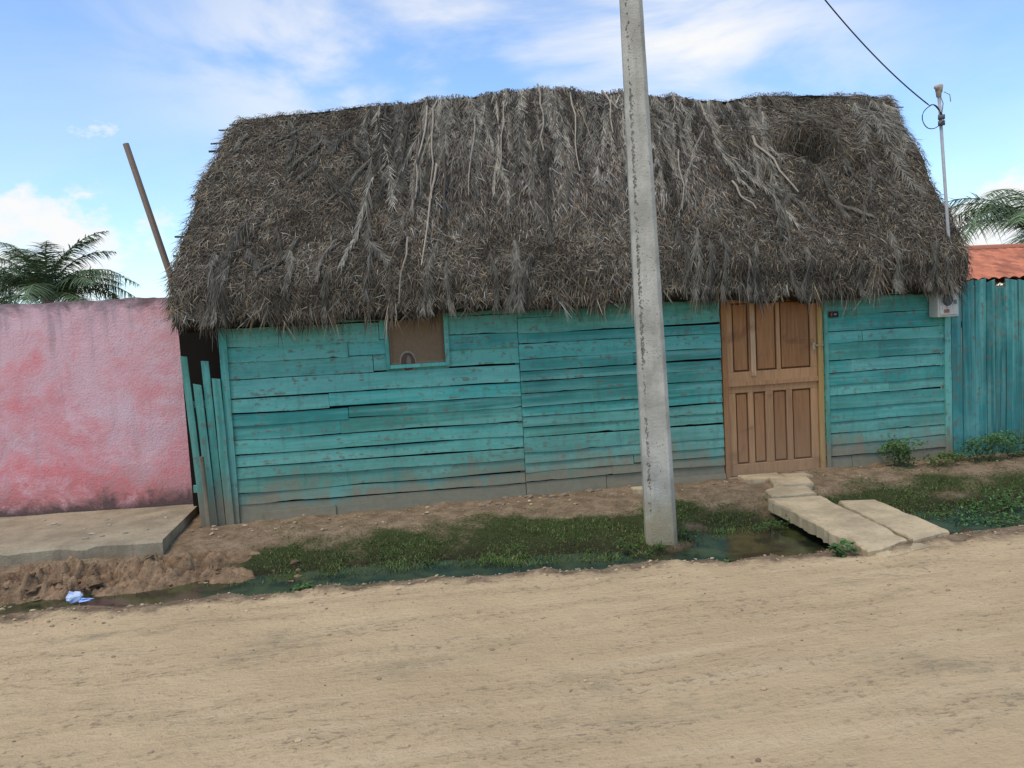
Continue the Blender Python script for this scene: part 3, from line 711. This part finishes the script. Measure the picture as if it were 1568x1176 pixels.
# ------------------------------------------------------------ plants
def bush(name,cx,cy,R_,H,n,g=(.06,.14,.03),flat=1.0,leaf=.03):
    parts=[]; k=max(5,n//45)
    cxs=np.stack([rng.normal(0,.45,k)*R_,rng.normal(0,.45,k)*R_*.7,rng.uniform(.15,1,k)*H],1)
    ci=rng.integers(0,k,n); O=cxs[ci]+rng.normal(0,.16,(n,3))*np.array([R_,R_,H*.8]); O[:,2]=np.abs(O[:,2])
    P=O+np.array([cx,cy,float(hz(cx,cy))])
    D=rng.normal(0,1,(n,3)); D[:,2]=D[:,2]*.5+.2; Nn=rng.normal(0,.5,(n,3))+np.array([0,-.3,1])
    q=rng.uniform(.45,1.4,n)*(.6+.6*O[:,2]/H); C=np.stack([g[0]*q,g[1]*q,g[2]*q],1)
    L=rng.uniform(.6,1.3,n)*leaf
    parts.append(strands(P,D,Nn,L,L*.55,L*.2,C,3,.1))
    m=k; b=np.tile(np.array([[cx,cy,float(hz(cx,cy))-.01]]),(m,1))+rng.normal(0,.04,(m,3))*np.array([1,1,0]); Dv=cxs+np.array([cx,cy,float(hz(cx,cy))])-b
    parts.append(strands(b,Dv,np.tile(np.array([[0,-1,.2]]),(m,1)),np.linalg.norm(Dv,axis=1),.006,0,np.tile(np.array([[.10,.12,.05]]),(m,1))))
    v,f,c=merge(parts); make_mesh(name,v,f,M_leaf,col=c)
bush('weed_bush',7.72,-.28,.24,.28,1100,(.065,.125,.025)); bush('weed_bush',8.2,-.4,.25,.14,500,(.075,.12,.03)); bush('weed_bush',8.75,-.42,.32,.30,1200,(.06,.115,.025)); bush('weed_bush',9.3,-.35,.3,.28,1000,(.06,.115,.025))
bush('weed_bush',7.2,-2.15,.6,.12,900,(.06,.12,.03)); bush('weed_bush',8.1,-1.9,.6,.12,700,(.06,.12,.03)); bush('weed_bush',7.9,-2.7,.5,.1,500,(.06,.12,.03))
bush('weed_bush',5.15,-3.15,.13,.08,160,(.07,.13,.035),1,.04); bush('weed_bush',4.25,-2.72,.16,.05,90,(.07,.12,.035),1,.035); bush('weed_bush',1.0,-2.58,.13,.05,90,(.07,.13,.035),1,.04)
bush('weed_bush',3.84,-2.1,.16,.13,200,(.06,.11,.025),1,.022); bush('weed_bush',5.3,-1.8,.22,.12,300,(.055,.10,.025),1,.022); bush('weed_bush',4.35,-1.95,.12,.12,200,(.06,.11,.025),1,.022)

def palm(name,cx,cy,cz,fl,nf,seed,tint=1,tr=.14,emin=-5,emax=80,dr=1):
    e=empty(name); rnd=random.Random(seed); parts=[]; st=MB()
    pts=[(cx+.15*math.sin(z*.5),cy,z) for z in np.linspace(-.1,cz-.1,14)]; rad=[tr*(1.25-.4*i/13)*(1+.07*(i%2)) for i in range(14)]
    st.tube(pts,rad,12,(.20,.17,.14)); top=Vector(pts[-1])
    for i in range(nf):
        az=2*math.pi*i/nf*1.618+rnd.uniform(-.2,.2); el=math.radians(rnd.uniform(emin,emax)); L=fl*rnd.uniform(.8,1.15)
        h=Vector((math.cos(az),math.sin(az),0)); m=36; P=[];p=top.copy(); a=el
        for k in range(m):
            P.append(p.copy()); d=h*math.cos(a)+Vector((0,0,math.sin(a))); p=p+d*L/m; a-=math.radians(rnd.uniform(2.0,3.4))*(1+.6*k/m)*dr
        st.tube(P[::4]+[P[-1]],[.022*(1-.8*q/10) for q in range(len(P[::4])+1)],5,(.16,.20,.08))
        Pn=np.array(P[3:]); tg=np.gradient(Pn,axis=0); tg/=np.linalg.norm(tg,axis=1,keepdims=True); sd=np.cross(tg,np.array([0,0,1.0])); sd/=np.linalg.norm(sd,axis=1,keepdims=True)+1e-6
        upv=np.cross(sd,tg); M=len(Pn); tt=np.linspace(0,1,M)
        for s in (-1,1):
            for rep in range(2):
                D=tg*.55+sd*s*1.0+upv*rng.normal(-.15,.25,M)[:,None]; ll=fl*.24*np.sin(np.pi*np.clip(tt*.85+.13,0,1))**.6*rng.uniform(.8,1.15,M)
                q=rng.uniform(.6,1.3,M)*tint; C=np.stack([.095*q,.14*q,.065*q],1)
                parts.append(strands(Pn+tg*rng.uniform(0,L/m,M)[:,None],D,upv+sd*rng.normal(0,.3,M)[:,None],ll,.030,ll*rng.uniform(.15,.5,M),C,3,.1))
    st.build('trunk',M_plain,e); v,f,c=merge(parts); make_mesh('fronds',v,f,M_leaf,col=c,parent=e)
palm('palm_tree',-6.2,12,3.3,2.1,34,3,1.15,.14,5,88,.62); palm('palm_tree',-8.9,14,3.1,1.9,20,8); palm('palm_tree',17.45,8,3.35,3.0,26,5,1.4,.14,0,75,.85)

# neighbour with tiled roof
nb=empty('tiled_roof_house'); mb=MB(); mb.box(11.2,22,3.2,8,-.1,2.15,(.45,.38,.28)); mb.box(13,13.9,3.15,3.198,.9,1.8,(.12,.08,.05)); mb.box(15.5,16.4,3.15,3.198,-.05,2.0,(.12,.08,.05)); mb.build('walls',M_plain,nb,.01)
def tile(u,v,back=1):
    x=10.9+11.4*u; d=v; fr=v*9-np.floor(v*9)
    z=2.22+.66*v+.035*np.abs(np.sin(x*math.pi/.19*1))+.03*(1-fr); y=2.85+2.35*v
    return x,y,z
uu,vv=np.meshgrid(np.linspace(0,1,720),np.linspace(0,.999,55)); x,y,z=tile(uu,vv); idt=np.arange(uu.size).reshape(uu.shape)
Ft=np.stack([idt[:-1,:-1],idt[:-1,1:],idt[1:,1:],idt[1:,:-1]],-1).reshape(-1,4)
V1=np.stack([x,y,z],-1).reshape(-1,3); V2=V1.copy(); V2[:,1]=10.4-V2[:,1]
k=.65+.7*hsh(np.floor(V1[:,0]/.19),np.floor(V1[:,1]/.26),3)
C1=np.stack([.46*k,.155*k,.075*k],1)
make_mesh('tiles',np.concatenate([V1,V2]),np.concatenate([Ft,Ft[:,::-1]+len(V1)]),M_plain,col=np.concatenate([C1,C1]),parent=nb)
mb=MB(); mb.tube([(10.9,5.2,2.91),(22.3,5.2,2.91)],.08,10,(.42,.16,.09)); mb.build('ridge_tiles',M_plain,nb)

mb=MB(); mb.blob(-.93,-1.86,-.09,.055,.035,.045,(.55,.65,.80),2,.45,10,7); mb.blob(-.84,-1.88,-.115,.06,.03,.015,(.25,.42,.75),3,.4,9,5); mb.build('plastic_bag',m_attr('thin_plastic',.35,30,.1,0,.5))

# ------------------------------------------------------------ light, sky
sv=Vector((-.50,-.42,1.35)).normalized()
sun=bpy.data.lights.new('sun','SUN'); sun.energy=2.3; sun.angle=math.radians(24); sun.color=(1,.88,.71)
so=bpy.data.objects.new('sun',sun); scene.collection.objects.link(so); so.rotation_euler=sv.to_track_quat('Z','Y').to_euler()
w=bpy.data.worlds.new('World'); scene.world=w; w.use_nodes=True; nt=w.node_tree; nd=nt.nodes; lk=nt.links
bg=nd['Background']; sky=nd.new('ShaderNodeTexSky'); sky.sky_type='NISHITA'; sky.sun_disc=False
sky.sun_elevation=math.asin(sv.z); sky.sun_rotation=math.atan2(sv.x,sv.y); sky.air_density=1.0; sky.dust_density=.6; sky.ozone_density=1.5
bg.inputs['Strength'].default_value=.125
tcw=nd.new('ShaderNodeTexCoord'); G_=tcw.outputs['Generated']
def wm(op,a,b=None):
    n=nd.new('ShaderNodeMath'); n.operation=op
    for i,x in enumerate([a,b]):
        if x is None: continue
        if isinstance(x,(int,float)): n.inputs[i].default_value=x
        else: lk.new(x,n.inputs[i])
    return n.outputs[0]
def wr(v,a,b,c=0,d=1):
    n=nd.new('ShaderNodeMapRange'); n.interpolation_type='SMOOTHSTEP'
    for i,x in enumerate((a,b,c,d)): n.inputs[i+1].default_value=x
    lk.new(v,n.inputs[0]); return n.outputs[0]
def blobmask(t,sc,r0,r1,rot=0):
    s=nd.new('ShaderNodeVectorMath'); s.operation='SUBTRACT'; lk.new(G_,s.inputs[0]); s.inputs[1].default_value=t
    m=nd.new('ShaderNodeMapping'); m.inputs['Scale'].default_value=sc; m.inputs['Rotation'].default_value=(0,rot,0); lk.new(s.outputs[0],m.inputs[0])
    l=nd.new('ShaderNodeVectorMath'); l.operation='LENGTH'; lk.new(m.outputs[0],l.inputs[0]); return wr(l.outputs['Value'],r1,r0)
def wn(scale,sc,detail=7,rough=.6,dist=0,rot=(0,0,0)):
    m=nd.new('ShaderNodeMapping'); m.inputs['Scale'].default_value=sc; m.inputs['Rotation'].default_value=rot; lk.new(G_,m.inputs[0])
    n=nd.new('ShaderNodeTexNoise'); n.inputs['Scale'].default_value=scale; n.inputs['Detail'].default_value=detail; n.inputs['Roughness'].default_value=rough; n.inputs['Distortion'].default_value=dist
    lk.new(m.outputs[0],n.inputs['Vector']); return n.outputs['Fac']
ci=wn(2.6,(1,1,2.6),7,.55,.5,(0,.45,0)); cu=wn(9,(1,1,1.8),8,.6); cv=wn(16,(1,1,1.6),6,.6)
m1=wm('MAXIMUM',blobmask((.11,.94,.31),(1,1,2.0),.05,.44,.25),blobmask((.34,.88,.30),(1,1,1.6),.03,.32,.2))
cirrus=wm('MULTIPLY',wr(ci,.38,.62),wm('ADD',wm('MULTIPLY',m1,.90),.14))
m2=wm('MAXIMUM',blobmask((-.36,.93,.105),(1,1,2.6),.04,.25),wm('MAXIMUM',blobmask((.66,.74,.075),(1,1,2.7),.04,.22),blobmask((-.29,.92,.235),(1,1,1.5),.0,.05)))
cum=wm('MULTIPLY',wr(wm('ADD',cu,wm('MULTIPLY',m2,.23)),.55,.68),wr(m2,0,.35))
cum=wm('MULTIPLY',cum,wr(cv,.30,.52,.55,1))
fac=wm('MINIMUM',wm('MAXIMUM',cirrus,cum),1)
gr_=nd.new('ShaderNodeMix'); gr_.data_type='RGBA'; gr_.blend_type='MULTIPLY'; gr_.inputs[0].default_value=1; lk.new(sky.outputs[0],gr_.inputs[6]); gr_.inputs[7].default_value=(1.5,1.72,1.95,1)
mx=nd.new('ShaderNodeMix'); mx.data_type='RGBA'; lk.new(fac,mx.inputs[0]); lk.new(gr_.outputs[2],mx.inputs[6]); mx.inputs[7].default_value=(7.7,7.75,7.8,1)
lk.new(mx.outputs[2],bg.inputs[0])

# ------------------------------------------------------------ camera
p=math.radians(4.3); r=math.radians(3.15); ya=math.radians(9.4)
r0=Vector((math.cos(ya),-math.sin(ya),0)); f0=Vector((math.sin(ya),math.cos(ya),0)); zv=Vector((0,0,1))
fw_=f0*math.cos(p)-zv*math.sin(p); u0=f0*math.sin(p)+zv*math.cos(p)
Rr=r0*math.cos(r)-u0*math.sin(r); Uu=r0*math.sin(r)+u0*math.cos(r)
cam=bpy.data.cameras.new('camera'); cam.lens=28; cam.sensor_width=36; cam.clip_end=2000
co=bpy.data.objects.new('camera',cam); scene.collection.objects.link(co)
M4=Matrix((( Rr.x,Uu.x,-fw_.x,1.665),(Rr.y,Uu.y,-fw_.y,-8.789),(Rr.z,Uu.z,-fw_.z,1.95),(0,0,0,1)))
co.matrix_world=M4; scene.camera=co
